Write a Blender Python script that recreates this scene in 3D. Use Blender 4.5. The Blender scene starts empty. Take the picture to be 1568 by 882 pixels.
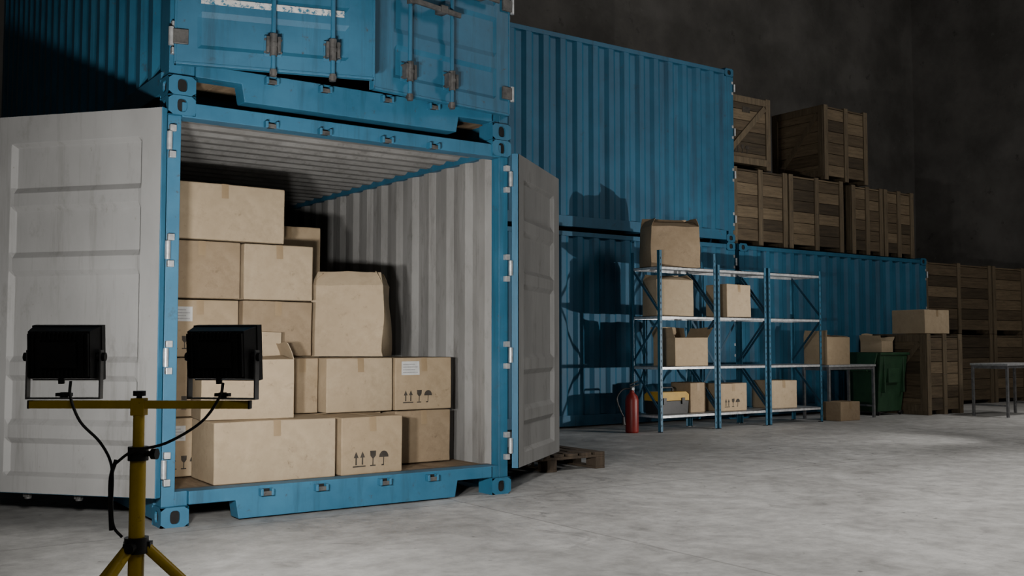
import bpy, bmesh, math, random
from mathutils import Vector, Matrix, Euler, noise
random.seed(7)
D=bpy.data; C=bpy.context
col=C.scene.collection
rad=math.radians

# ------------------------------------------------------------------ materials
def new_mat(name):
    m=D.materials.new(name); m.use_nodes=True
    nt=m.node_tree; b=nt.nodes['Principled BSDF']
    return m,nt,b
def N(nt,t,**k):
    n=nt.nodes.new(t)
    for a,v in k.items(): setattr(n,a,v)
    return n
def ramp(nt,stops,interp='LINEAR'):
    r=nt.nodes.new('ShaderNodeValToRGB'); r.color_ramp.interpolation=interp
    e=r.color_ramp.elements
    while len(e)<len(stops): e.new(0.5)
    for i,(p,c) in enumerate(stops):
        e[i].position=p; e[i].color=(c[0],c[1],c[2],1) if hasattr(c,'__len__') else (c,c,c,1)
    return r
def noisy(name,c1,c2,c3=None,scale=6,detail=8,stretch=(1,1,1),rough=(.5,.7),metal=0,bump=.1,bscale=None,spec=.4,lo=.35,hi=.65,bdist=.01,c3lo=.60,c3hi=.70,c3s=3.1,c4=None,streak=None,sfac=.8,c4s=6,c4lo=.64,c4hi=.70):
    m,nt,b=new_mat(name)
    tc=N(nt,'ShaderNodeTexCoord'); mp=N(nt,'ShaderNodeMapping'); mp.inputs['Scale'].default_value=stretch
    nt.links.new(tc.outputs['Object'],mp.inputs[0])
    n1=N(nt,'ShaderNodeTexNoise'); n1.inputs['Scale'].default_value=scale; n1.inputs['Detail'].default_value=detail; n1.inputs['Roughness'].default_value=.62
    nt.links.new(mp.outputs[0],n1.inputs['Vector'])
    stops=[(lo,c1),(hi,c2)]
    r=ramp(nt,stops); nt.links.new(n1.outputs[0],r.inputs[0])
    out=r.outputs[0]
    def layer(out,cc,s,a,b_,off,st=None,fac=1.0):
        n2=N(nt,'ShaderNodeTexNoise'); n2.inputs['Scale'].default_value=s; n2.inputs['Detail'].default_value=10; n2.inputs['Roughness'].default_value=.75
        ad=N(nt,'ShaderNodeVectorMath',operation='ADD'); ad.inputs[1].default_value=(off,off*.7,off*.3)
        src=mp.outputs[0]
        if st:
            m2=N(nt,'ShaderNodeMapping'); m2.inputs['Scale'].default_value=st; nt.links.new(tc.outputs['Object'],m2.inputs[0]); src=m2.outputs[0]
        nt.links.new(src,ad.inputs[0]); nt.links.new(ad.outputs[0],n2.inputs['Vector'])
        r2=ramp(nt,[(a,0.0),(b_,fac)]); nt.links.new(n2.outputs[0],r2.inputs[0])
        mx=N(nt,'ShaderNodeMix',data_type='RGBA')
        nt.links.new(r2.outputs[0],mx.inputs[0]); nt.links.new(out,mx.inputs[6]); mx.inputs[7].default_value=(*cc,1)
        return mx.outputs[2]
    if c3 is not None: out=layer(out,c3,scale*c3s,c3lo,c3hi,0)
    if streak is not None: out=layer(out,streak,2.0,.52,.72,4,(4,4,.25),sfac)
    if c4 is not None: out=layer(out,c4,scale*c4s,c4lo,c4hi,9)
    nt.links.new(out,b.inputs['Base Color'])
    rr=N(nt,'ShaderNodeMapRange'); rr.inputs[3].default_value=rough[0]; rr.inputs[4].default_value=rough[1]
    nt.links.new(n1.outputs[0],rr.inputs[0]); nt.links.new(rr.outputs[0],b.inputs['Roughness'])
    b.inputs['Metallic'].default_value=metal
    b.inputs['Specular IOR Level'].default_value=spec
    if bump:
        n3=N(nt,'ShaderNodeTexNoise'); n3.inputs['Scale'].default_value=bscale or scale*4; n3.inputs['Detail'].default_value=6
        nt.links.new(mp.outputs[0],n3.inputs['Vector'])
        bp=N(nt,'ShaderNodeBump'); bp.inputs['Strength'].default_value=bump; bp.inputs['Distance'].default_value=bdist
        nt.links.new(n3.outputs[0],bp.inputs['Height']); nt.links.new(bp.outputs[0],b.inputs['Normal'])
    return m

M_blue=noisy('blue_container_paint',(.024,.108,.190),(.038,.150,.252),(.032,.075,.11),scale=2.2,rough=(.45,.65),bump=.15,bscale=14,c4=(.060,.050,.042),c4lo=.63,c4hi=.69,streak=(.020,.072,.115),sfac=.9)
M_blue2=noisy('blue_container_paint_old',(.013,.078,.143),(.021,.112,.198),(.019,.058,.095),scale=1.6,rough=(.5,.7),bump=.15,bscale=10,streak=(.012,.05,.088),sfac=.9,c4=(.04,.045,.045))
M_grey=noisy('interior_grey_paint',(.195,.192,.186),(.28,.277,.27),(.12,.115,.108),scale=1.8,stretch=(1.6,1.6,.5),rough=(.6,.85),bump=.08,c3lo=.54,c3hi=.76,streak=(.11,.105,.098),sfac=.8)
M_door_in=noisy('door_inner_paint',(.225,.225,.222),(.28,.28,.277),(.155,.152,.145),scale=1.4,stretch=(1.4,1.4,.7),rough=(.55,.8),bump=.06,c3lo=.56,c3hi=.80,streak=(.13,.125,.118),sfac=.7,c4=(.12,.10,.085),c4s=9,c4lo=.66,c4hi=.72)
M_ply=noisy('plywood_floor',(.17,.115,.07),(.30,.22,.14),(.08,.06,.04),scale=5,stretch=(4,.6,1),rough=(.6,.85),bump=.2)
M_steel=noisy('worn_steel',(.06,.06,.06),(.15,.145,.14),(.07,.045,.03),scale=14,rough=(.45,.7),metal=.5,bump=.15)
M_galv=noisy('galvanised_steel',(.35,.36,.37),(.55,.56,.57),scale=20,rough=(.3,.5),metal=.5,bump=.05)
M_dark=noisy('dark_hole',(.006,.006,.006),(.012,.012,.012),scale=8,rough=(.8,.95),bump=0)
M_white=noisy('white_worn_paint',(.50,.50,.49),(.70,.70,.68),(.03,.16,.26),scale=9,rough=(.5,.8),bump=.05,c3lo=.50,c3hi=.56)
M_card=[noisy('cardboard_'+s,a,b,scale=4,rough=(.75,.92),bump=.16,bscale=26,spec=.2,c3=c,c3s=1.1,c3lo=.48,c3hi=.78,c4=(c[0]*.8,c[1]*.8,c[2]*.8),c4s=3,c4lo=.60,c4hi=.72) for s,a,b,c in (
    ('tan',(.315,.238,.152),(.39,.30,.197),(.25,.185,.115)),('light',(.355,.276,.184),(.43,.34,.232),(.285,.218,.142)),('brown',(.255,.189,.12),(.33,.25,.165),(.195,.143,.093)))]
M_tape=noisy('packing_tape',(.25,.18,.105),(.31,.225,.135),scale=6,rough=(.3,.45),bump=0)
M_ink=noisy('printed_ink',(.03,.025,.02),(.06,.05,.04),scale=20,rough=(.7,.9),bump=0)
M_label=noisy('paper_label',(.46,.46,.45),(.55,.55,.54),scale=20,rough=(.6,.8),bump=0)
M_labelink=noisy('label_print',(.25,.25,.25),(.35,.35,.35),scale=60,rough=(.6,.8),bump=0)
M_wood=[noisy('crate_wood_'+s,a,b,(.025,.018,.012),scale=3,stretch=(.7,.7,9),rough=(.6,.85),bump=.25,bscale=12,c3lo=.53,c3hi=.72) for s,a,b in (
    ('a',(.068,.049,.029),(.125,.091,.055)),('b',(.034,.025,.015),(.068,.050,.030)),('c',(.12,.088,.053),(.19,.142,.087)))]
M_batten=noisy('crate_batten_wood',(.09,.068,.042),(.155,.118,.074),(.038,.028,.019),scale=3,stretch=(8,8,.7),rough=(.6,.85),bump=.25,bscale=12,c3lo=.53,c3hi=.72)
M_pallet=noisy('pallet_wood',(.05,.037,.026),(.095,.07,.048),scale=4,stretch=(6,1,1),rough=(.7,.9),bump=.3)
M_rack=noisy('rack_blue_paint',(.02,.08,.13),(.03,.11,.18),scale=10,rough=(.35,.55),bump=.05)
M_rackdark=noisy('rack_dark_blue',(.012,.045,.08),(.02,.065,.11),scale=10,rough=(.4,.6),bump=.05)
M_yel=noisy('yellow_paint',(.55,.37,.015),(.68,.46,.03),(.25,.15,.02),scale=14,rough=(.3,.5),bump=.08)
M_toolbox=noisy('yellow_plastic',(.34,.20,.02),(.42,.26,.03),scale=10,rough=(.4,.5),bump=0)
M_blk=noisy('black_plastic',(.010,.010,.011),(.02,.02,.021),scale=18,rough=(.35,.5),bump=.05)
M_blkm=noisy('black_cast_metal',(.013,.013,.014),(.025,.025,.026),scale=12,rough=(.4,.55),metal=.3,bump=.08)
M_brk=noisy('bracket_grey_metal',(.16,.16,.165),(.26,.26,.265),scale=14,rough=(.3,.5),metal=.6,bump=.05)
M_red=noisy('red_enamel',(.13,.008,.007),(.18,.013,.010),scale=6,rough=(.35,.5),bump=0)
M_green=noisy('green_plastic',(.016,.050,.024),(.024,.072,.034),scale=6,rough=(.4,.6),bump=.05)
M_wall=noisy('dark_concrete_wall',(.105,.101,.095),(.185,.178,.168),(.08,.076,.072),scale=.8,detail=14,rough=(.8,.95),bump=.6,bscale=3,spec=.2,c4=(.20,.195,.185),c4s=5,c4lo=.62,c4hi=.72,bdist=.03)
M_ceil=noisy('ceiling_dark',(.05,.05,.05),(.08,.08,.08),scale=1,rough=(.8,.95),bump=0)

def floor_mat():
    m,nt,b=new_mat('concrete_floor'); L=nt.links
    tc=N(nt,'ShaderNodeTexCoord')
    def nz(s,d,r=.6,dist=0):
        n=N(nt,'ShaderNodeTexNoise'); n.inputs['Scale'].default_value=s; n.inputs['Detail'].default_value=d; n.inputs['Roughness'].default_value=r; n.inputs['Distortion'].default_value=dist
        L.new(tc.outputs['Object'],n.inputs['Vector']); return n
    a=nz(.8,12,.68,.6); r1=ramp(nt,[(.30,(.28,.277,.268)),(.5,(.40,.397,.388)),(.70,(.54,.537,.528))]); L.new(a.outputs[0],r1.inputs[0])
    c=nz(6,12,.75); r2=ramp(nt,[(.35,.66),(.6,1.0)]); L.new(c.outputs[0],r2.inputs[0])
    mx=N(nt,'ShaderNodeMix',data_type='RGBA',blend_type='MULTIPLY'); mx.inputs[0].default_value=1
    L.new(r1.outputs[0],mx.inputs[6]); L.new(r2.outputs[0],mx.inputs[7])
    e=nz(2.3,8,.65,1.5); r3=ramp(nt,[(.58,1.0),(.74,.6)]); L.new(e.outputs[0],r3.inputs[0])
    mx2=N(nt,'ShaderNodeMix',data_type='RGBA',blend_type='MULTIPLY'); mx2.inputs[0].default_value=1
    L.new(mx.outputs[2],mx2.inputs[6]); L.new(r3.outputs[0],mx2.inputs[7])
    g=nz(9,3,.5,0); r4=ramp(nt,[(.70,1.0),(.74,.45)]); L.new(g.outputs[0],r4.inputs[0])
    mx4=N(nt,'ShaderNodeMix',data_type='RGBA',blend_type='MULTIPLY'); mx4.inputs[0].default_value=1
    L.new(mx2.outputs[2],mx4.inputs[6]); L.new(r4.outputs[0],mx4.inputs[7])
    sx=N(nt,'ShaderNodeSeparateXYZ'); L.new(tc.outputs['Object'],sx.inputs[0])
    def mth(op,a_,b_=None):
        n=N(nt,'ShaderNodeMath',operation=op)
        for i,v in enumerate((a_,b_)):
            if v is None: continue
            if isinstance(v,(int,float)): n.inputs[i].default_value=v
            else: L.new(v,n.inputs[i])
        return n.outputs[0]
    def joint(o,off):
        s=mth('ADD',o,off); p=mth('PINGPONG',s,3.0); return mth('LESS_THAN',p,.009)
    j=mth('MAXIMUM',joint(sx.outputs[1],.17),joint(sx.outputs[0],-2.0))
    jn=mth('MULTIPLY',j,.4)
    mx3=N(nt,'ShaderNodeMix',data_type='RGBA'); L.new(jn,mx3.inputs[0]); L.new(mx4.outputs[2],mx3.inputs[6]); mx3.inputs[7].default_value=(.12,.115,.11,1)
    L.new(mx3.outputs[2],b.inputs['Base Color'])
    rr=N(nt,'ShaderNodeMapRange'); rr.inputs[3].default_value=.42; rr.inputs[4].default_value=.8; L.new(c.outputs[0],rr.inputs[0]); L.new(rr.outputs[0],b.inputs['Roughness'])
    b.inputs['Specular IOR Level'].default_value=.35
    bp=N(nt,'ShaderNodeBump'); bp.inputs['Strength'].default_value=.25; bp.inputs['Distance'].default_value=.01; L.new(c.outputs[0],bp.inputs['Height']); L.new(bp.outputs[0],b.inputs['Normal'])
    return m
M_floor=floor_mat()
def glow(name,c,s):
    m,nt,b=new_mat(name); b.inputs['Base Color'].default_value=(.8,.8,.8,1); b.inputs['Emission Color'].default_value=(*c,1); b.inputs['Emission Strength'].default_value=s; return m
M_glow=glow('lamp_glass',(1,.93,.82),6)

# ------------------------------------------------------------------ mesh builder
class MB:
    def __init__(s): s.v=[]; s.f=[]; s.fm=[]; s.fs=[]; s.mats=[]; s.M=Matrix.Identity(4)
    def mi(s,m):
        if m not in s.mats: s.mats.append(m)
        return s.mats.index(m)
    def add(s,vs,fs,m,smooth=False):
        o=len(s.v); s.v+= [s.M@Vector(p) for p in vs]; k=s.mi(m)
        flip=s.M.determinant()<0
        for f in fs:
            g=[o+i for i in f]
            if flip: g.reverse()
            s.f.append(g); s.fm.append(k); s.fs.append(smooth)
    def box(s,x0,x1,y0,y1,z0,z1,m):
        v=[(x,y,z) for z in (z0,z1) for y in (y0,y1) for x in (x0,x1)]
        s.add(v,[(0,2,3,1),(4,5,7,6),(0,1,5,4),(2,6,7,3),(0,4,6,2),(1,3,7,5)],m)
    def cyl(s,p0,p1,r0,m,r1=None,n=14,caps=True):
        p0=Vector(p0);p1=Vector(p1); r1=r0 if r1 is None else r1
        d=(p1-p0).normalized(); a=d.orthogonal().normalized(); b=d.cross(a)
        vs=[]
        for p,r in((p0,r0),(p1,r1)):
            for i in range(n):
                t=2*math.pi*i/n; vs.append(p+(a*math.cos(t)+b*math.sin(t))*r)
        fs=[(i,(i+1)%n,n+(i+1)%n,n+i) for i in range(n)]
        s.add(vs,fs,m,True)
        if caps: s.add(vs,[tuple(range(n-1,-1,-1)),tuple(range(n,2*n))],m)
    def tube(s,pts,r,m,n=10):
        P=[Vector(p) for p in pts]; Q=[]
        E=[P[0]*2-P[1]]+P+[P[-1]*2-P[-2]]
        for i in range(1,len(E)-2):
            for k in range(6):
                t=k/6; a,b,c,d=E[i-1],E[i],E[i+1],E[i+2]
                Q.append(.5*((2*b)+(c-a)*t+(2*a-5*b+4*c-d)*t*t+(3*b-a-3*c+d)*t**3))
        Q.append(P[-1]); vs=[];ref=Vector((.3,.2,.93)).normalized()
        for i,p in enumerate(Q):
            d=(Q[min(i+1,len(Q)-1)]-Q[max(i-1,0)]).normalized()
            a=d.cross(ref)
            if a.length<.05: a=d.cross(Vector((1,0,0)))
            a.normalize(); b=d.cross(a)
            for j in range(n):
                t=2*math.pi*j/n; vs.append(p+(a*math.cos(t)+b*math.sin(t))*r)
        fs=[(i*n+j,i*n+(j+1)%n,(i+1)*n+(j+1)%n,(i+1)*n+j) for i in range(len(Q)-1) for j in range(n)]
        fs+= [tuple(range(n-1,-1,-1)),tuple(range((len(Q)-1)*n,len(Q)*n))]
        s.add(vs,fs,m,True)
    def bar(s,p0,p1,w,t,m,up=(0,0,1)):
        p0=Vector(p0);p1=Vector(p1); d=(p1-p0); L=d.length; d.normalize()
        a=d.cross(Vector(up))
        if a.length<1e-3: a=d.orthogonal()
        a.normalize(); b=a.cross(d)
        vs=[p+a*i*w/2+b*j*t/2 for p in(p0,p1) for i,j in((-1,-1),(1,-1),(1,1),(-1,1))]
        s.add(vs,[(0,1,2,3)[::-1],(4,5,6,7),(0,1,5,4),(1,2,6,5),(2,3,7,6),(3,0,4,7)],m)
    def prism_y(s,poly,y0,y1,m):
        n=len(poly); vs=[(x,y0,z) for x,z in poly]+[(x,y1,z) for x,z in poly]
        s.add(vs,[tuple(range(n)),tuple(range(2*n-1,n-1,-1))]+[(i,n+i,n+(i+1)%n,(i+1)%n) for i in range(n)],m)
    def lathe(s,prof,c,m,n=20):
        vs=[];k=len(prof)
        for r,z in prof:
            for j in range(n):
                t=2*math.pi*j/n; vs.append((c[0]+r*math.cos(t),c[1]+r*math.sin(t),c[2]+z))
        s.add(vs,[(i*n+j,i*n+(j+1)%n,(i+1)*n+(j+1)%n,(i+1)*n+j) for i in range(k-1) for j in range(n)],m,True)
    def obj(s,name,parent=None,loc=(0,0,0),rot=0,bevel=0,fix=True,doubles=False):
        me=D.meshes.new(name); me.from_pydata([tuple(v) for v in s.v],[],s.f)
        for m in s.mats: me.materials.append(m)
        me.polygons.foreach_set('material_index',s.fm); me.polygons.foreach_set('use_smooth',s.fs)
        bm=bmesh.new(); bm.from_mesh(me)
        if doubles: bmesh.ops.remove_doubles(bm,verts=bm.verts,dist=.0008)
        if fix: bmesh.ops.recalc_face_normals(bm,faces=bm.faces)
        bm.to_mesh(me); bm.free(); me.update()
        o=D.objects.new(name,me); col.objects.link(o); o.location=loc; o.rotation_euler=(0,0,rot) if not isinstance(rot,tuple) else rot
        if parent: o.parent=parent
        if bevel:
            b=o.modifiers.new('bevel','BEVEL'); b.width=bevel; b.segments=2; b.limit_method='ANGLE'; b.angle_limit=rad(35)
        return o
def empty(name,loc=(0,0,0),rot=0):
    e=D.objects.new(name,None); col.objects.link(e); e.location=loc; e.rotation_euler=(0,0,rot); e.empty_display_size=.2; return e

# ------------------------------------------------------------------ room
def room():
    X0,X1,Y0,Y1,Z=-6,21.4,-12,9,10.6
    def slab(n,a,m):
        mb=MB(); mb.box(*a,m); mb.obj(n)
    slab('floor',(X0,X1,Y0,Y1,-.2,0),M_floor)
    slab('ceiling',(X0,X1,Y0,Y1,Z,Z+.2),M_ceil)
    slab('wall_back',(X0,X1,Y1,Y1+.2,0,Z),M_wall)
    slab('wall_right',(X1,X1+.2,Y0,Y1+.2,0,Z),M_wall)
    slab('wall_left',(X0-.2,X0,Y0,Y1+.2,0,Z),M_wall)
    slab('wall_front',(X0-.2,X1+.2,Y0-.2,Y0,0,Z),M_wall)
room()

# ------------------------------------------------------------------ container
W,H=2.52,2.588
def holed(mb,o,U,V,Nn,w,h,hw,hh,m):
    o=Vector(o);U=Vector(U);V=Vector(V);Nn=Vector(Nn); n=16; ring=[];outer=[]
    for i in range(n):
        t=2*math.pi*(i+.5)/n; c,s_=math.cos(t),math.sin(t)
        ring.append((hw*abs(c)**.7*(1 if c>0 else -1),hh*abs(s_)**.7*(1 if s_>0 else -1)))
        k=max(abs(c),abs(s_)); outer.append((c/k*w/2,s_/k*h/2))
    P=lambda p,d:o+U*p[0]+V*p[1]-Nn*d
    vs=[P(p,0) for p in outer]+[P(p,0) for p in ring]
    mb.add(vs,[(i,(i+1)%n,n+(i+1)%n,n+i) for i in range(n)],m)
    vs=[P(p,0) for p in ring]+[P(p,.014) for p in ring]
    mb.add(vs,[(i,(i+1)%n,n+(i+1)%n,n+i) for i in range(n)],m)
    mb.add([P(p,.014) for p in ring],[tuple(range(n))],M_dark)
def corr(mb,o,U,V,Nn,length,height,depth,period,m,phase=0):
    o=Vector(o);U=Vector(U);V=Vector(V);Nn=Vector(Nn)
    k=max(1,round(length/period)); p=length/k; pts=[]
    for i in range(k):
        b=i*p
        pts+=[(b,0),(b+p*.30,0),(b+p*.5,-depth),(b+p*.80,-depth)]
    pts.append((length,0))
    vs=[]
    for u,d in pts: vs+= [o+U*u+Nn*d, o+U*u+Nn*d+V*height]
    mb.add(vs,[(2*i,2*i+2,2*i+3,2*i+1) for i in range(len(pts)-1)],m)
WD,HD=1.215,2.31
def door(name,parent,hx,sgn,ang,m_out,z0=.185):
    mb=MB(); mb.M=Matrix.Diagonal((sgn,1,1,1))
    s0,s1=.13,WD-.16
    zb,zt=.10,HD-.17
    ribs=[.37,.75,1.39,1.79]
    zz=[(0,1),(zb,1),(zb+.025,0)]
    for r in ribs: zz+=[(r-.075,0),(r-.04,.85),(r+.04,.85),(r+.075,0)]
    zz+=[(zt-.025,0),(zt,1),(HD,1)]
    ss=[(0,1),(s0,1),(s0+.025,0),(s1-.025,0),(s1,1),(WD,1)]
    def face(y_frame,y_panel,m):
        vs=[]
        for s,a in ss:
            for z,b in zz:
                k=1 if a==1 else b
                vs.append((.02+s,y_panel+(y_frame-y_panel)*k,z))
        n=len(zz)
        mb.add(vs,[(i*n+j,(i+1)*n+j,(i+1)*n+j+1,i*n+j+1) for i in range(len(ss)-1) for j in range(n-1)],m)
    face(.05,.018,M_door_in)
    face(0,.012,m_out)
    a,b=.02,.02+WD
    for (x0,x1,za,zc) in ((a-.002,a+.012,-.004,HD+.004),(b-.012,b+.004,-.004,HD+.004),(a,b,-.004,.012),(a,b,HD-.012,HD+.004)):
        mb.box(x0,x1,-.004,.044,za,zc,m_out)
    for z in (.16,.82,1.46,2.12):
        mb.cyl((0,-.006,z-.055),(0,-.006,z+.055),.016,M_galv,n=12)
        mb.box(.0,.10,-.018,-.002,z-.045,z+.045,M_steel)
    for s in (.60,.965):
        mb.cyl((s,-.040,-.03),(s,-.040,HD),.015,m_out,n=12)
        for z in (-.025,HD-.03):
            mb.box(s-.022,s+.022,-.052,-.02,z-.012,z+.012,M_steel)
            mb.cyl((s,-.040,z-.022),(s,-.040,z+.022),.021,M_steel,n=12)
        for z in (.15,.86,HD-.16):
            mb.box(s-.055,s+.055,-.010,-.001,z-.065,z+.065,m_out)
            for q in (-1,1):
                mb.box(s+q*.034-.010,s+q*.034+.010,-.060,-.008,z-.05,z+.05,M_steel)
            mb.cyl((s,-.042,z-.068),(s,-.042,z+.068),.024,M_steel,n=12)
            mb.cyl((s,-.042,z-.012),(s,-.042,z+.012),.028,M_steel,n=12)
            for q in(-.04,.04):
                mb.cyl((s-.049,-.016,z+q),(s-.049,-.009,z+q),.007,M_steel,n=8); mb.cyl((s+.049,-.016,z+q),(s+.049,-.009,z+q),.007,M_steel,n=8)
    for s,z in ((.60,.83),(.965,.64)):
        mb.bar((s,-.065,z),(s-.42,-.065,z-.02),.018,.036,M_steel)
        mb.box(s-.025,s+.025,-.075,-.03,z-.025,z+.025,M_steel)
        mb.box(s-.30,s-.24,-.078,-.001,z-.035,z+.02,M_steel)
    o=mb.obj(name,parent,loc=(hx,-.012,z0),rot=ang,bevel=.003)
    return o
def container(name,loc,rot,L,open_l,open_r,m_out,full=True,stripe=False):
    e=empty(name,loc,rot)
    mb=MB(); m=m_out
    cw,cd,ch=.165,.178,.118
    for sx in (0,1):
        for sy in (0,1):
            for sz in (0,1):
                x0=0 if not sx else W-cw; y0=0 if not sy else L-cd; z0=0 if not sz else H-ch
                cx,cy,cz=x0+cw/2,y0+cd/2,z0+ch/2
                holed(mb,(cx,y0 if not sy else y0+cd,cz),(1,0,0),(0,0,1),(0,-1 if not sy else 1,0),cw,ch,.030,.040,m)
                holed(mb,(x0 if not sx else x0+cw,cy,cz),(0,1,0),(0,0,1),(-1 if not sx else 1,0,0),cd,ch,.036,.036,m)
                xi=x0+cw if not sx else x0; yi=y0+cd if not sy else y0
                mb.add([(xi,y0,z0),(xi,y0+cd,z0),(xi,y0+cd,z0+ch),(xi,y0,z0+ch)],[(0,1,2,3)],m)
                mb.add([(x0,yi,z0),(x0+cw,yi,z0),(x0+cw,yi,z0+ch),(x0,yi,z0+ch)],[(0,1,2,3)],m)
                for zz in (z0,z0+ch): mb.add([(x0,y0,zz),(x0+cw,y0,zz),(x0+cw,y0+cd,zz),(x0,y0+cd,zz)],[(0,1,2,3)],m)
    for x0 in (.008,W-.088):
        mb.box(x0,x0+.08,.03,.13,ch,H-ch,m)
        mb.box(x0,x0+.08,L-.12,L-.01,ch,H-ch,m)
    for x0 in (.004,W-.064):
        mb.box(x0,x0+.06,cd,L-cd,.03,.17,m)
        mb.box(x0,x0+.06,cd,L-cd,H-.09,H-.03,m)
    sill=[(cw,.205),(cw,.125),(.455,.125),(.475,.012),(W-.475,.012),(W-.455,.125),(W-cw,.125),(W-cw,.205)]
    mb.prism_y(sill,.008,.14,m); mb.prism_y(sill,L-.14,L-.008,m)
    mb.box(.088,cw,.035,.14,ch,.205,m); mb.box(W-cw,W-.088,.035,.14,ch,.205,m)
    mb.box(.085,W-.085,.008,.13,2.46,2.552,m); mb.box(.085,W-.085,L-.12,L-.008,2.47,2.56,m)
    for x in (.645,1.015,W-1.045,W-.675):
        for z in (.165,2.475):
            for q in (-.035,.035): mb.box(x+q-.009,x+q+.009,-.035,.012,z-.022,z+.022,m)
            mb.box(x-.04,x+.04,-.03,-.022,z-.022,z+.006,M_steel)
            mb.box(x-.026,x+.026,.0,.0085,z-.02,z+.02,M_dark)
    k=int(L/.6)
    for i in range(1,k): mb.box(.07,W-.07,i*L/k-.03,i*L/k+.03,.03,.148,m)
    mb.obj('frame',e,bevel=.004)
    mb=MB()
    d=.036
    for (x,nx) in ((.012,-1),(W-.012,1)):
        corr(mb,(x,.13,.165),(0,1,0),(0,0,1),(nx,0,0),L-.25,H-.25,d,.28,m)
        corr(mb,(x-nx*.006,.13,.165),(0,1,0),(0,0,1),(nx,0,0),L-.25,H-.25,d,.28,M_grey)
    corr(mb,(.09,L-.02,.2),(1,0,0),(0,0,1),(0,1,0),W-.18,H-.3,d,.25,m)
    corr(mb,(.09,L-.026,.2),(1,0,0),(0,0,1),(0,1,0),W-.18,H-.3,d,.25,M_grey)
    corr(mb,(.05,.12,H-.030),(0,1,0),(1,0,0),(0,0,1),L-.2,W-.1,.02,.21,m)
    corr(mb,(.05,.12,H-.036),(0,1,0),(1,0,0),(0,0,1),L-.2,W-.1,.02,.21,M_grey)
    mb.obj('corrugated_walls',e,fix=False)
    mb=MB()
    for i in range(8):
        x=.066+i*(W-.13)/8; mb.box(x,x+(W-.13)/8-.004,.14,L-.14,.15,.19,M_ply)
    mb.box(.066,W-.066,.14,.22,.15,.2,M_steel)
    mb.obj('floor_boards',e)
    dl=door('door_left',e,.004,1,-open_l,m_out); dr=door('door_right',e,W-.004,-1,open_r,m_out)
    mb=MB()
    for x0,x1 in((.012,.05),(W-.05,W-.012)):
        for z in(.345,1.005,1.645,2.305): mb.box(x0,x1,-.006,.03,z+.06,z+.10,M_galv); mb.box(x0,x1,-.006,.03,z-.10,z-.06,M_galv)
    mb.obj('hinge_lugs',e,bevel=.003)
    if stripe:
        mb=MB()
        mb.box(.17,1.04,-.003,.0,.378,.418,M_white)
        mb.obj('painted_marking',dl)
    return e
L20=6.06
container('shipping_container',(0,0,0),0,L20,rad(230),rad(218),M_blue)
container('shipping_container',(0,0,2.592),0,L20,rad(17),rad(7),M_blue,stripe=True)
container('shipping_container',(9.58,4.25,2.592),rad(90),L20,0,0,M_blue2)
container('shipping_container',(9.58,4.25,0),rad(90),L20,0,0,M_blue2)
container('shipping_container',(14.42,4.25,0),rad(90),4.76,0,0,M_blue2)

# ------------------------------------------------------------------ cardboard boxes
def icon_polys():
    A=[]
    def arrow(cx): return [[(cx-.05,.14),(cx+.05,.14),(cx+.05,.62),(cx-.05,.62)],[(cx-.17,.60),(cx+.17,.60),(cx,1.0)]]
    A+=arrow(.15)+arrow(.60)+[[(-.08,0),(.83,0),(.83,.08),(-.08,.08)]]
    g=1.35
    A+=[[(g-.22,1),(g+.22,1),(g+.20,.68),(g+.05,.5),(g-.05,.5),(g-.20,.68)],[(g-.035,.5),(g+.035,.5),(g+.035,.08),(g-.035,.08)],[(g-.2,0),(g+.2,0),(g+.2,.08),(g-.2,.08)]]
    u=2.15
    A+=[[(u+.36*math.cos(t*math.pi/10),.55+.42*math.sin(t*math.pi/10)) for t in range(11)],[(u-.03,.08),(u+.03,.08),(u+.03,.56),(u-.03,.56)],[(u-.16,0),(u+.03,0),(u+.03,.09),(u-.16,.09)]]
    return A
ICONS=icon_polys()
seedc=[0]
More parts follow.
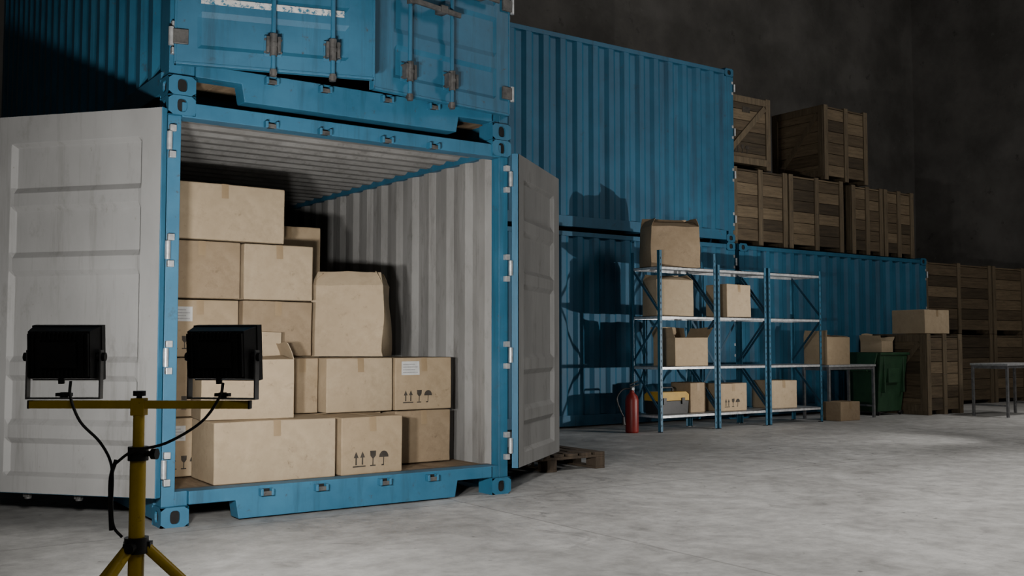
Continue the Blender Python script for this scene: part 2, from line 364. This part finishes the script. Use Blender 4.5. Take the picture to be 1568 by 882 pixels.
def carton(x,y,z,w,d,h,rot=0,mat=None,icons=None,label=None,seam=True,bulge=.008,amp=.005,open_=None,n=6,fl=None,taper=0,name='cardboard_box',parent=None):
    seedc[0]+=1; sd=Vector((seedc[0]*3.7,seedc[0]*1.3,0)); m=M_card[mat if mat is not None else seedc[0]%3]
    mb=MB()
    def disp(p):
        X,Y,Z=p; u=X/(w/2); v=Y/(d/2); q=(Z-h/2)/(h/2)
        dx=bulge*u*(1-v*v)*(1-q*q) if abs(u)>.999 else 0
        dy=bulge*v*(1-u*u)*(1-q*q) if abs(v)>.999 else 0
        dz=bulge*.6*q*(1-u*u)*(1-v*v) if q>.999 else 0
        nv=noise.noise_vector(Vector((X,Y,Z))*(3.2)+sd)*amp*(1 if Z>.01 else .3)
        k=1-taper*max(0,(Z/h-.55)/.45)
        return Vector((X*k+dx+nv.x,Y*k+dy+nv.y,Z+dz+(nv.z if Z>.01 else 0)))
    def grid(fn,a=n,b=n):
        vs=[disp(fn(i/a,j/b)) for i in range(a+1) for j in range(b+1)]
        mb.add(vs,[(i*(b+1)+j,(i+1)*(b+1)+j,(i+1)*(b+1)+j+1,i*(b+1)+j+1) for i in range(a) for j in range(b)],m,True)
    grid(lambda s,t:(-w/2+w*s,-d/2,h*t)); grid(lambda s,t:(-w/2+w*s,d/2,h*t))
    grid(lambda s,t:(-w/2,-d/2+d*s,h*t)); grid(lambda s,t:(w/2,-d/2+d*s,h*t))
    grid(lambda s,t:(-w/2+w*s,-d/2+d*t,0))
    if not open_: grid(lambda s,t:(-w/2+w*s,-d/2+d*t,h))
    else:
        grid(lambda s,t:(-w/2+w*s,-d/2+d*t,h*.82))
        for k,ent in enumerate(open_):
            ax,ang=ent[0],ent[1]
            F_=ent[2] if len(ent)>2 else (fl or min(d,w)*.42)
            t=rad(ang); out={'f':Vector((0,-1,0)),'b':Vector((0,1,0)),'l':Vector((-1,0,0)),'r':Vector((1,0,0))}[ax]
            along=Vector((1,0,0)) if ax in'fb' else Vector((0,1,0)); half=(w if ax in'fb' else d)/2; dist=(d if ax in 'fb' else w)/2
            up=(out*math.sin(t)+Vector((0,0,1))*math.cos(t)); nn=up.cross(along).normalized()*.0025
            Qs=(-1,-.5,0,.5,1)
            shr=1-max(0,-math.sin(t))*F_/half*.35
            vs=[]
            for side in(-1,1):
                for ri in range(3):
                    for qi,q in enumerate(Qs):
                        e0=disp(tuple(out*dist+along*half*q+Vector((0,0,h))))-Vector((0,0,.003))
                        r=up*F_*ri/2+(out*.005 if ri==1 else Vector())
                        r+=along*half*q*((shr-1)*ri/2-.004)
                        if ri==2: r+=Vector((0,0,.006*math.sin(q*3+k*2+seedc[0])))
                        vs.append(e0+r+nn*side)
            n5=5; o2=15; fs=[]
            for sI in(0,1):
                o=sI*o2
                for r in(0,1):
                    for q in range(4): fs.append((o+r*n5+q,o+r*n5+q+1,o+(r+1)*n5+q+1,o+(r+1)*n5+q))
            for q in range(4): fs+=[(q,q+1,q+1+o2,q+o2),(10+q,10+q+o2,11+q+o2,11+q)]
            fs+=[(0,o2,o2+5,5),(5,o2+5,o2+10,10),(4,9,o2+9,o2+4),(9,14,o2+14,o2+9)]
            mb.add(vs,fs,m)
    def sp(u,v,off):
        p=disp((u-w/2,-d/2,v)); return (p.x,p.y-off,p.z)
    if seam and not open_:
        tw=.025; vs=[]
        for i in range(5):
            v=h-.10*i/4-.001
            vs+=[sp(w/2-tw,v,.0016),sp(w/2+tw,v,.0016)]
        mb.add(vs,[(2*i,2*i+1,2*i+3,2*i+2) for i in range(4)],M_tape)
        vs=[]
        for i in range(9):
            yy=-d/2+d*i/8
            for s_ in(-tw,tw):
                p=disp((s_,yy,h)); vs.append((p.x,p.y,p.z+.0016))
        mb.add(vs,[(2*i,2*i+1,2*i+3,2*i+2) for i in range(8)],M_tape)
    if icons:
        u0,v0,s_=icons
        for poly in ICONS: mb.add([sp(u0+a*s_,v0+b*s_,.0022) for a,b in poly],[tuple(range(len(poly)))],M_ink)
    if label:
        u0,v0,lw,lh=label
        mb.add([sp(u0,v0,.002),sp(u0+lw,v0,.002),sp(u0+lw,v0+lh,.002),sp(u0,v0+lh,.002)],[(0,1,2,3)],M_label)
        for r in range(4):
            zz=v0+lh*(.15+.2*r); mb.add([sp(u0+lw*.08,zz,.003),sp(u0+lw*(.9-.15*(r%2)),zz,.003),sp(u0+lw*(.9-.15*(r%2)),zz+lh*.07,.003),sp(u0+lw*.08,zz+lh*.07,.003)],[(0,1,2,3)],M_labelink)
    o=mb.obj(name,parent,loc=(x,y,z),rot=rad(rot),fix=True,doubles=False)
    me=o.data; bm=bmesh.new(); bm.from_mesh(me)
    body=[v for v in bm.verts]; bmesh.ops.remove_doubles(bm,verts=body,dist=.0004); bmesh.ops.recalc_face_normals(bm,faces=bm.faces); bm.to_mesh(me); bm.free()
    me.set_sharp_from_angle(angle=rad(40))
    b=o.modifiers.new('bevel','BEVEL'); b.width=.008; b.segments=3; b.limit_method='ANGLE'; b.angle_limit=rad(45)
    return o
def cb(x0,x1,y0,d,z0,z1,**k): return carton((x0+x1)/2,y0+d/2,z0,x1-x0,d,z1-z0,**k)
F=.201
cb(.385,1.205,.175,.48,F,.592,rot=-2,mat=1)
cb(1.235,1.705,.165,.44,F,.59,rot=1,icons=(.09,.05,.105),mat=0)
cb(1.86,2.34,.55,.46,F,.59,mat=2)
cb(.16,.69,.74,.46,F,.59,icons=(.08,.05,.09),label=(.08,.24,.13,.10),mat=0)
cb(.72,1.24,.74,.46,F,.59,mat=1)
cb(1.27,1.80,.66,.50,F,.59,mat=2)
carton(.665,.475,.598,.60,.36,.385,rot=-9,mat=1,open_=(('b',-3,.19),('r',-20,.12),('f',-82,.15)),amp=.006,seam=False)
cb(.16,.70,.76,.44,.598,.992,mat=2,icons=(.08,.05,.09))
cb(.72,1.00,.76,.44,.598,.992,mat=0)
cb(1.03,1.275,.62,.5,.598,.985,mat=0)
cb(1.30,1.825,.53,.56,.598,.985,mat=1)
cb(1.85,2.335,.53,.50,.598,.985,icons=(.07,.05,.095),label=(.05,.26,.15,.10),mat=0)
cb(.19,.735,.76,.45,1.0,1.388,mat=0,icons=(.05,.05,.09),label=(.05,.24,.17,.10))
cb(.76,1.275,.74,.46,1.0,1.388,mat=2)
carton(1.665,.885,.995,.55,.37,.53,rot=-38,mat=1,bulge=.014,amp=.02,seam=False,n=12,taper=.03,open_=(('f',-34,.13),('r',-30,.12),('b',-40,.13),('l',-38,.12)))
cb(.19,.74,.75,.46,1.397,1.79,mat=2)
cb(.765,1.28,.74,.47,1.397,1.79,mat=1)
cb(.18,1.055,.74,.46,1.80,2.19,mat=1,seam=True)
for (x0,x1) in ((.16,.58),(.61,1.06),(1.09,1.64)):
    zt=F
    for k in range(4):
        cb(x0,x1,1.40,.5,zt,zt+.447); zt+=.455
cb(1.05,1.6,2.2,.5,F,.75); cb(1.05,1.6,2.2,.5,.756,1.35); cb(1.1,1.6,2.2,.5,1.356,2.05)

# ------------------------------------------------------------------ crates
def crate(x0,y0,z0,w,d,h,nb=3,diag=False,rows=6,icons=False):
    mb=MB()
    mb.box(.03,w-.03,.03,d-.03,.08,h-.03,M_wood[1])
    ph=(h-.10)/rows
    for r in range(rows):
        za=.07+r*ph; zb=za+ph-.008
        def pk(a,b,c,e): mb.box(a,b,c,e,za,zb,random.choice(M_wood))
        seg=nb-1
        for i in range(seg):
            xa=.02+i*(w-.04)/seg; xb=.02+(i+1)*(w-.04)/seg-.003
            pk(xa,xb,.014+random.uniform(0,.004),.034); pk(xa,xb,d-.034,d-.016)
        pk(.014+random.uniform(0,.004),.034,.035,d-.035); pk(w-.034,w-.016,.035,d-.035)
    for i in range(nb):
        x=min(max(i*w/(nb-1),.05),w-.05)
        mb.box(x-.05,x+.05,-.006,.02,.0,h+.018,M_batten); mb.box(x-.05,x+.05,d-.02,d+.006,.0,h+.018,M_batten)
        mb.box(x-.04,x+.04,0,d,.0,.075,M_batten); mb.box(x-.04,x+.04,0,d,h-.02,h+.02,M_batten)
        for z in (.12,h*.5,h-.08):
            for q in(-.02,.02): mb.cyl((x+q,-.009,z),(x+q,-.004,z),.006,M_steel,n=6)
    for xx in (-.006,w-.018):
        for yy in (.02,d-.12): mb.box(xx,xx+.024,yy,yy+.10,.06,h,M_batten)
        mb.box(xx,xx+.024,.12,d-.12,.06,.16,M_batten); mb.box(xx,xx+.024,.12,d-.12,h-.10,h,M_batten)
        mb.bar((xx+.012,.13,h-.12),(xx+.012,d-.13,.18),.02,.09,M_batten)
    if diag:
        mb.box(.1,w-.1,-.006,.02,.06,.16,M_batten); mb.box(.1,w-.1,-.006,.02,h-.1,h,M_batten)
        mb.bar((.12,.0065,.2),(w-.12,.0065,h-.13),.026,.09,M_batten,up=(0,0,1))
    t=6
    for i in range(t):
        mb.box(.02,w-.02,.01+i*(d-.02)/t,.01+(i+1)*(d-.02)/t-.006,h-.03,h-.004,random.choice(M_wood))
    if icons:
        for poly in ICONS: mb.add([(w*.25+a*.13,.0095,h*.2+b*.13) for a,b in poly],[tuple(range(len(poly)))],M_ink)
        mb.add([(w*.42,.0095,h*.78),(w*.58,.0095,h*.78),(w*.58,.0095,h*.86),(w*.42,.0095,h*.86)],[(0,1,2,3)],M_ink)
    return mb.obj('wooden_crate',loc=(x0,y0,z0),bevel=.003)
T=2.595
crate(9.72,4.42,T,1.24,1.15,1.16)
crate(11.0,4.42,T,1.36,1.15,1.16)
crate(12.62,4.45,T,.86,1.15,1.14)
crate(13.51,4.45,T,.86,1.15,1.14)
crate(9.55,4.45,T+1.185,1.07,1.1,1.10,nb=2,diag=True,icons=True)
crate(11.93,4.45,T+1.185,1.15,1.08,1.22,nb=3)
crate(12.5,3.05,0,.96,1.12,1.23)
for z in (0,1.285):
    crate(14.5,4.35,z,2.15,1.15,1.26); crate(16.7,4.35,z,2.15,1.15,1.26)
carton(12.86,3.38,1.255,.66,.58,.37,mat=1)

# ------------------------------------------------------------------ racks
LV=(.21,.81,1.44,2.06)
def rack(x0,x1,y0,y1,hh,xb=False):
    mb=MB()
    t=.004; w=.042
    for (x,sx) in((x0,1),(x1,-1)):
        for (y,sy) in((y0,1),(y1,-1)):
            xa,xb_=sorted((x,x+sx*w)); ya,yb_=sorted((y,y+sy*t)); mb.box(xa,xb_,ya,yb_,0,hh,M_rack)
            xa,xb_=sorted((x,x+sx*t)); ya,yb_=sorted((y,y+sy*w)); mb.box(xa,xb_,ya,yb_,0,hh,M_rack)
            mb.box(min(x,x+sx*.05),max(x,x+sx*.05),min(y,y+sy*.05),max(y,y+sy*.05),0,.008,M_steel)
            k=int(hh/.08)
            for i in range(1,k):
                mb.box(x+sx*w*.5-.005,x+sx*w*.5+.005,y-sy*.0008-.0004,y-sy*.0008+.0004,i*.08-.014,i*.08+.014,M_dark)
        xs=x+sx*.012
        zs=[.25,.80,.86,1.42,1.48,2.04]
        for a in range(0,6,2):
            za,zb=zs[a],zs[a+1]
            if (a//2)%2==0: mb.bar((xs,y0+.01,za),(xs,y1-.01,zb),.006,.032,M_rackdark,up=(0,0,1))
            else: mb.bar((xs,y1-.01,za),(xs,y0+.01,zb),.006,.032,M_rackdark)
    for z in LV:
        mb.box(x0+.006,x1-.006,y0+.005,y1-.005,z-.006,z,M_galv)
        for ya in (y0+.005,y1-.009): mb.box(x0+.006,x1-.006,ya,ya+.004,z-.036,z,M_galv)
        for xa in (x0+.006,x1-.010): mb.box(xa,xa+.004,y0+.005,y1-.005,z-.036,z,M_galv)
    if xb:
        mb.bar((x0+.03,y1-.003,.25),(x1-.03,y1-.003,1.42),.004,.03,M_rackdark,up=(0,0,1)); mb.bar((x1-.03,y1-.006,.25),(x0+.03,y1-.006,1.42),.004,.03,M_rackdark)
    return mb.obj('metal_shelving_rack')
rack(7.0,8.0,3.15,3.67,2.26); rack(8.03,8.97,3.15,3.67,2.12,True); rack(9.01,10.12,3.15,3.67,2.12)
Zs=[l+.003 for l in LV]
carton(7.44,3.42,Zs[3],.66,.44,.52,rot=-24,mat=2,bulge=.02,amp=.014,n=8,taper=.03,open_=(('b',-15,.14),('f',-60,.12),('r',-18,.12),('l',-30,.12)),seam=False)
carton(7.40,3.42,Zs[2],.52,.40,.46,rot=-16,mat=1,bulge=.014,amp=.008,open_=(('b',-30,.09),('f',-66,.1),('l',-50,.1),('r',-50,.1)),seam=False)
carton(7.62,3.42,Zs[1],.58,.40,.36,rot=0,mat=0,open_=(('l',20,.14),('b',10,.14),('r',35,.16)))
carton(8.52,3.42,Zs[2],.50,.36,.44,rot=4,mat=1)
carton(8.40,3.42,Zs[0],.52,.36,.36,mat=0,icons=(.1,.05,.11))
carton(7.79,3.46,Zs[0],.28,.36,.38,mat=2)
carton(9.42,3.42,Zs[0],.50,.36,.38,rot=-5,mat=1)
mb=MB(); mb.prism_y([(-.25,0),(.25,0),(.27,.16),(-.27,.16)],-.12,.12,M_blk); mb.prism_y([(-.27,.165),(.27,.165),(.27,.24),(.22,.275),(-.22,.275),(-.27,.24)],-.125,.125,M_toolbox)
mb.tube([(-.1,0,.27),(-.09,0,.32),(0,0,.325),(.09,0,.32),(.1,0,.27)],.012,M_blk)
for x in(-.16,.16): mb.box(x-.025,x+.025,-.14,-.12,.12,.2,M_blk)
mb.obj('toolbox',loc=(7.33,3.38,Zs[0]),bevel=.006)
mb=MB(); mb.lathe([(0,0),(.078,0),(.082,.02),(.082,.40),(.07,.45),(.035,.485),(.028,.50),(.028,.52),(0,.52)],(0,0,0),M_red)
mb.cyl((0,0,.51),(0,0,.56),.024,M_steel); mb.bar((-.03,0,.56),(.09,0,.59),.02,.012,M_blk); mb.bar((-.03,0,.585),(.08,0,.635),.02,.012,M_blk)
mb.cyl((0,-.03,.54),(0,-.05,.54),.018,M_galv)
mb.tube([(-.02,0,.54),(-.12,0,.53),(-.20,-.01,.43),(-.17,-.02,.3),(-.12,-.02,.2)],.011,M_blk); mb.cyl((-.12,-.02,.2),(-.115,-.02,.1),.014,M_blk,r1=.024)
mb.obj('fire_extinguisher',loc=(6.72,3.36,0),rot=rad(-20))
def table(x0,x1,y0,y1,z):
    mb=MB(); mb.box(x0,x1,y0,y1,z-.03,z,M_galv)
    for x in(x0+.03,x1-.03):
        for y in(y0+.03,y1-.03): mb.box(x-.018,x+.018,y-.018,y+.018,0,z-.03,M_brk)
        mb.box(x-.012,x+.012,y0+.04,y1-.04,.16,.185,M_brk); mb.box(x-.012,x+.012,y0+.04,y1-.04,z-.08,z-.03,M_brk)
    mb.box(x0+.04,x1-.04,y0+.02,y0+.04,z-.07,z-.03,M_brk); mb.box(x0+.04,x1-.04,y1-.04,y1-.02,z-.07,z-.03,M_brk)
    return mb.obj('steel_work_table',bevel=.002)
table(10.40,11.50,3.25,3.75,.79)
carton(10.68,3.50,.792,.56,.40,.40,rot=3,mat=0,open_=(('l',-12,.10),('b',-70,.10),('r',-75,.10),('f',-80,.1)),seam=False)
carton(10.60,3.20,0,.46,.30,.27,rot=2,mat=2)
table(13.0,14.25,2.05,2.65,.80)
mb=MB()
def taperbox(a,b,z0,z1,m):
    vs=[(a[0],a[2],z0),(a[1],a[2],z0),(a[1],a[3],z0),(a[0],a[3],z0),(b[0],b[2],z1),(b[1],b[2],z1),(b[1],b[3],z1),(b[0],b[3],z1)]
    mb.add(vs,[(3,2,1,0),(4,5,6,7),(0,1,5,4),(1,2,6,5),(2,3,7,6),(3,0,4,7)],m)
taperbox((-.30,.30,-.22,.26),(-.345,.345,-.32,.33),.06,.93,M_green)
taperbox((-.37,.37,-.345,.35),(-.37,.37,-.345,.35),.925,.965,M_green)
taperbox((-.31,.31,-.29,.30),(-.31,.31,-.29,.30),.90,.966,M_dark)
for x in(-.24,.24): mb.box(x-.012,x+.012,-.325,-.2,.35,.9,M_green)
mb.box(-.14,.14,-.318,-.2,.50,.72,M_green)
mb.cyl((-.33,.27,.10),(.33,.27,.10),.012,M_steel)
for x in(-.35,.30): mb.cyl((x,.27,.10),(x+.05,.27,.10),.10,M_blk,n=20)
for x in(-.28,.28): mb.cyl((x,-.2,.035),(x+.03,-.2,.035),.035,M_blk,n=16); mb.box(x-.005,x+.035,-.22,-.18,.03,.07,M_steel)
mb.bar((-.2,.39,.93),(.2,.39,.93),.03,.03,M_green)
for x in (-.2,.2): mb.bar((x,.33,.93),(x,.40,.93),.03,.03,M_green)
mb.M=Matrix.Translation((-.385,0,.96))@Matrix.Rotation(rad(112),4,'Y')
mb.box(0,.30,-.30,.34,-.016,.008,M_green); mb.box(.28,.31,-.2,.2,-.028,.02,M_green)
mb.M=Matrix.Identity(4)
mb.obj('wheelie_bin',loc=(12.09,3.66,0),bevel=.008)
carton(12.05,3.62,.968,.42,.34,.17,rot=12,mat=1,open_=(('l',25,.1),('b',-10,.12),('r',50,.1)))
mb=MB(); pw,pd=1.15,.80
for x in (0,pw/2-.05,pw-.10):
    mb.box(x,x+.10,0,pd,0,.02,M_pallet)
    for y in (0,pd/2-.07,pd-.14): mb.box(x,x+.10,y,y+.14,.02,.10,M_pallet)
for y in (0,pd/2-.06,pd-.12): mb.box(0,pw,y,y+.12,.10,.122,M_pallet)
for i in range(8):
    x=i*(pw-.11)/7; mb.box(x,x+.11,0,pd,.122,.145,M_pallet)
mb.obj('wooden_pallet',loc=(2.93,.80,0),rot=rad(-1),bevel=.003)

# ------------------------------------------------------------------ work light on tripod
tx,ty=-.99,-3.09
E=empty('work_light_tripod',(tx,ty,0),rad(-37))
mb=MB()
hubz=.50
mb.cyl((0,0,.30),(0,0,.76),.0225,M_yel,n=20)
mb.cyl((0,0,.74),(0,0,.90),.016,M_yel,n=20)
mb.cyl((0,0,.745),(0,0,.785),.029,M_blk,n=20); mb.cyl((0,0,.765),(.05,-.01,.765),.008,M_blk); mb.cyl((.045,-.01,.765),(.06,-.012,.765),.016,M_blk)
mb.cyl((0,0,hubz-.02),(0,0,hubz+.025),.034,M_blk,n=20); mb.cyl((0,-.02,hubz),(0,-.055,hubz),.014,M_blk)
mb.cyl((0,0,.30),(0,0,.34),.028,M_blk,n=16)
for a in (-90-25,30-10,150+5):
    c,s=math.cos(rad(a)),math.sin(rad(a))
    mb.cyl((c*.028,s*.028,hubz-.005),(c*.50,s*.50,.02),.0155,M_yel,n=16)
    mb.cyl((c*.49,s*.49,.03),(c*.515,s*.515,.0),.019,M_blk,n=14)
    mb.bar((c*.02,s*.02,.32),(c*.22,s*.22,.305),.006,.02,M_yel)
    mb.box(c*.03-.012,c*.03+.012,s*.03-.012,s*.03+.012,hubz-.018,hubz+.012,M_blk)
mb.obj('stand',E,bevel=.0015)
mb=MB()
mb.box(-.325,.325,-.012,.012,.895,.918,M_yel)
for x in(-.326,.322): mb.box(x,x+.006,-.013,.013,.894,.919,M_blk)
mb.box(-.02,.02,-.017,.017,.875,.925,M_yel); mb.cyl((0,0,.918),(0,0,.945),.008,M_blk); mb.cyl((0,0,.932),(0,0,.946),.019,M_blk,n=8)
mb.obj('crossbar',E,bevel=.002)
ENER1=56
def lamp(x,rotz,tilt,lname):
    P=D.objects.new(lname,None); col.objects.link(P); P.parent=E; P.location=(x,0,.92); P.rotation_euler=(0,0,rad(rotz))
    mb=MB()
    bw=.105; zc=.125
    mb.box(-bw,bw,-.013,.013,.002,.007,M_brk)
    for s in(-1,1):
        mb.box(s*bw-.0025,s*bw+.0025,-.013,.013,.002,zc+.02,M_brk)
        mb.cyl((s*(bw-.012),0,zc),(s*(bw+.012),0,zc),.013,M_blk,n=12)
    mb.cyl((0,0,.007),(0,0,.022),.012,M_blk,n=8); mb.box(-.022,.022,-.01,.01,.010,.02,M_blk)
    mb.obj('bracket',P,bevel=.001)
    mb=MB(); mb.M=Matrix.Translation((0,0,zc+.01))@Matrix.Rotation(rad(tilt),4,'X')
    def frus(w0,h0,y0,w1,h1,y1,m):
        vs=[(-w0,y0,-h0),(w0,y0,-h0),(w0,y0,h0),(-w0,y0,h0),(-w1,y1,-h1),(w1,y1,-h1),(w1,y1,h1),(-w1,y1,h1)]
        mb.add(vs,[(0,1,2,3),(7,6,5,4),(0,4,5,1),(1,5,6,2),(2,6,7,3),(3,7,4,0)],m)
    frus(.088,.068,-.045,.098,.078,.015,M_blkm)
    frus(.101,.081,.015,.101,.081,.045,M_blkm)
    frus(.05,.036,-.056,.054,.040,-.045,M_blkm)
    for i in range(13):
        xx=-.084+i*.014
        if abs(xx)>.058: mb.box(xx-.0018,xx+.0018,-.056,-.044,-.062,.062,M_blkm)
    for i in range(9):
        xx=-.048+i*.012; mb.box(xx-.0018,xx+.0018,-.054,-.044,.044,.066,M_blkm); mb.box(xx-.0018,xx+.0018,-.054,-.044,-.066,-.044,M_blkm)
    mb.box(-.088,.088,.0455,.047,-.068,.068,M_glow)
    mb.cyl((.0,-.03,-.068),(.0,-.03,-.085),.009,M_blk)
    mb.obj('floodlight_housing',P,bevel=.0035)
    ld=D.lights.new('floodlight','AREA'); ld.shape='RECTANGLE'; ld.size=.17; ld.size_y=.13; ld.energy=ENER1; ld.color=(1,.97,.925); ld.spread=rad(125)
    lo=D.objects.new('floodlight_beam',ld); col.objects.link(lo); lo.parent=P
    lo.matrix_local=Matrix.Translation((0,0,zc+.01))@Matrix.Rotation(rad(tilt),4,'X')@Matrix.Translation((0,.055,0))@Matrix.Rotation(rad(90),4,'X')
lamp(-.222,4,5,'floodlight_a'); lamp(.245,-10,5,'floodlight_b')
mb=MB()
mb.tube([(-.19,-.03,.975),(-.185,-.04,.93),(-.15,-.05,.86),(-.09,-.05,.80),(-.06,-.04,.73),(-.06,-.035,.62),(-.055,-.03,.56),(-.03,-.03,.53)],.0042,M_blk)
mb.tube([(.255,-.03,.97),(.25,-.045,.93),(.20,-.05,.86),(.10,-.05,.80),(.0,-.04,.775),(-.05,-.04,.74)],.0042,M_blk)
mb.tube([(-.05,-.035,.75),(-.064,-.035,.70),(-.064,-.035,.62),(-.06,-.035,.55)],.006,M_blk)
mb.obj('power_cable',E)

# ------------------------------------------------------------------ lights
def spot(name,loc,target,e,ang,blend,size,colr=(1,.965,.915)):
    l=D.lights.new(name,'SPOT'); l.energy=e; l.spot_size=rad(ang); l.spot_blend=blend; l.shadow_soft_size=size; l.color=colr
    o=D.objects.new(name,l); col.objects.link(o); o.location=loc
    o.rotation_euler=(Vector(target)-Vector(loc)).to_track_quat('-Z','Y').to_euler(); return o
def area(name,loc,target,e,size,colr=(1,.965,.915),spread=180):
    l=D.lights.new(name,'AREA'); l.energy=e; l.size=size; l.color=colr; l.spread=rad(spread)
    o=D.objects.new(name,l); col.objects.link(o); o.location=loc
    o.rotation_euler=(Vector(target)-Vector(loc)).to_track_quat('-Z','Y').to_euler(); return o
spot('side_floodlight',(9.7,-1.0,.75),(6.9,4.0,2.5),760,100,1.0,.04)
area('soft_fill_area',(12.5,-6.5,9.0),(9.5,3.0,2.0),400,2.5)  # added soft fill for crates, back wall and floor, not an actual fixture
spot('floor_fill_spot',(5.5,-5.4,9.8),(5.5,-4.4,0),5000,66,1.0,.6)  # added spot aimed down to brighten the foreground floor, no known fixture
spot('right_floor_fill_spot',(15.0,-.8,8.5),(14.2,-.6,0),1500,70,1.0,.5)  # extra spot added to lift the floor brightness on the right side
area('overhead_fill',(-3.0,-9.5,6.5),(0.5,-2.0,.5),46,2.5)
w=D.worlds.new('world'); C.scene.world=w; w.use_nodes=True
w.node_tree.nodes['Background'].inputs[0].default_value=(.5,.55,.6,1); w.node_tree.nodes['Background'].inputs[1].default_value=.02

cd=D.cameras.new('camera'); co=D.objects.new('camera',cd); col.objects.link(co)
co.location=(-1.84,-6.17,1.08); co.rotation_euler=(rad(90+3.17),0,rad(-35.3)); cd.sensor_width=36; cd.lens=36*1572/1568; cd.clip_start=.05
C.scene.camera=co
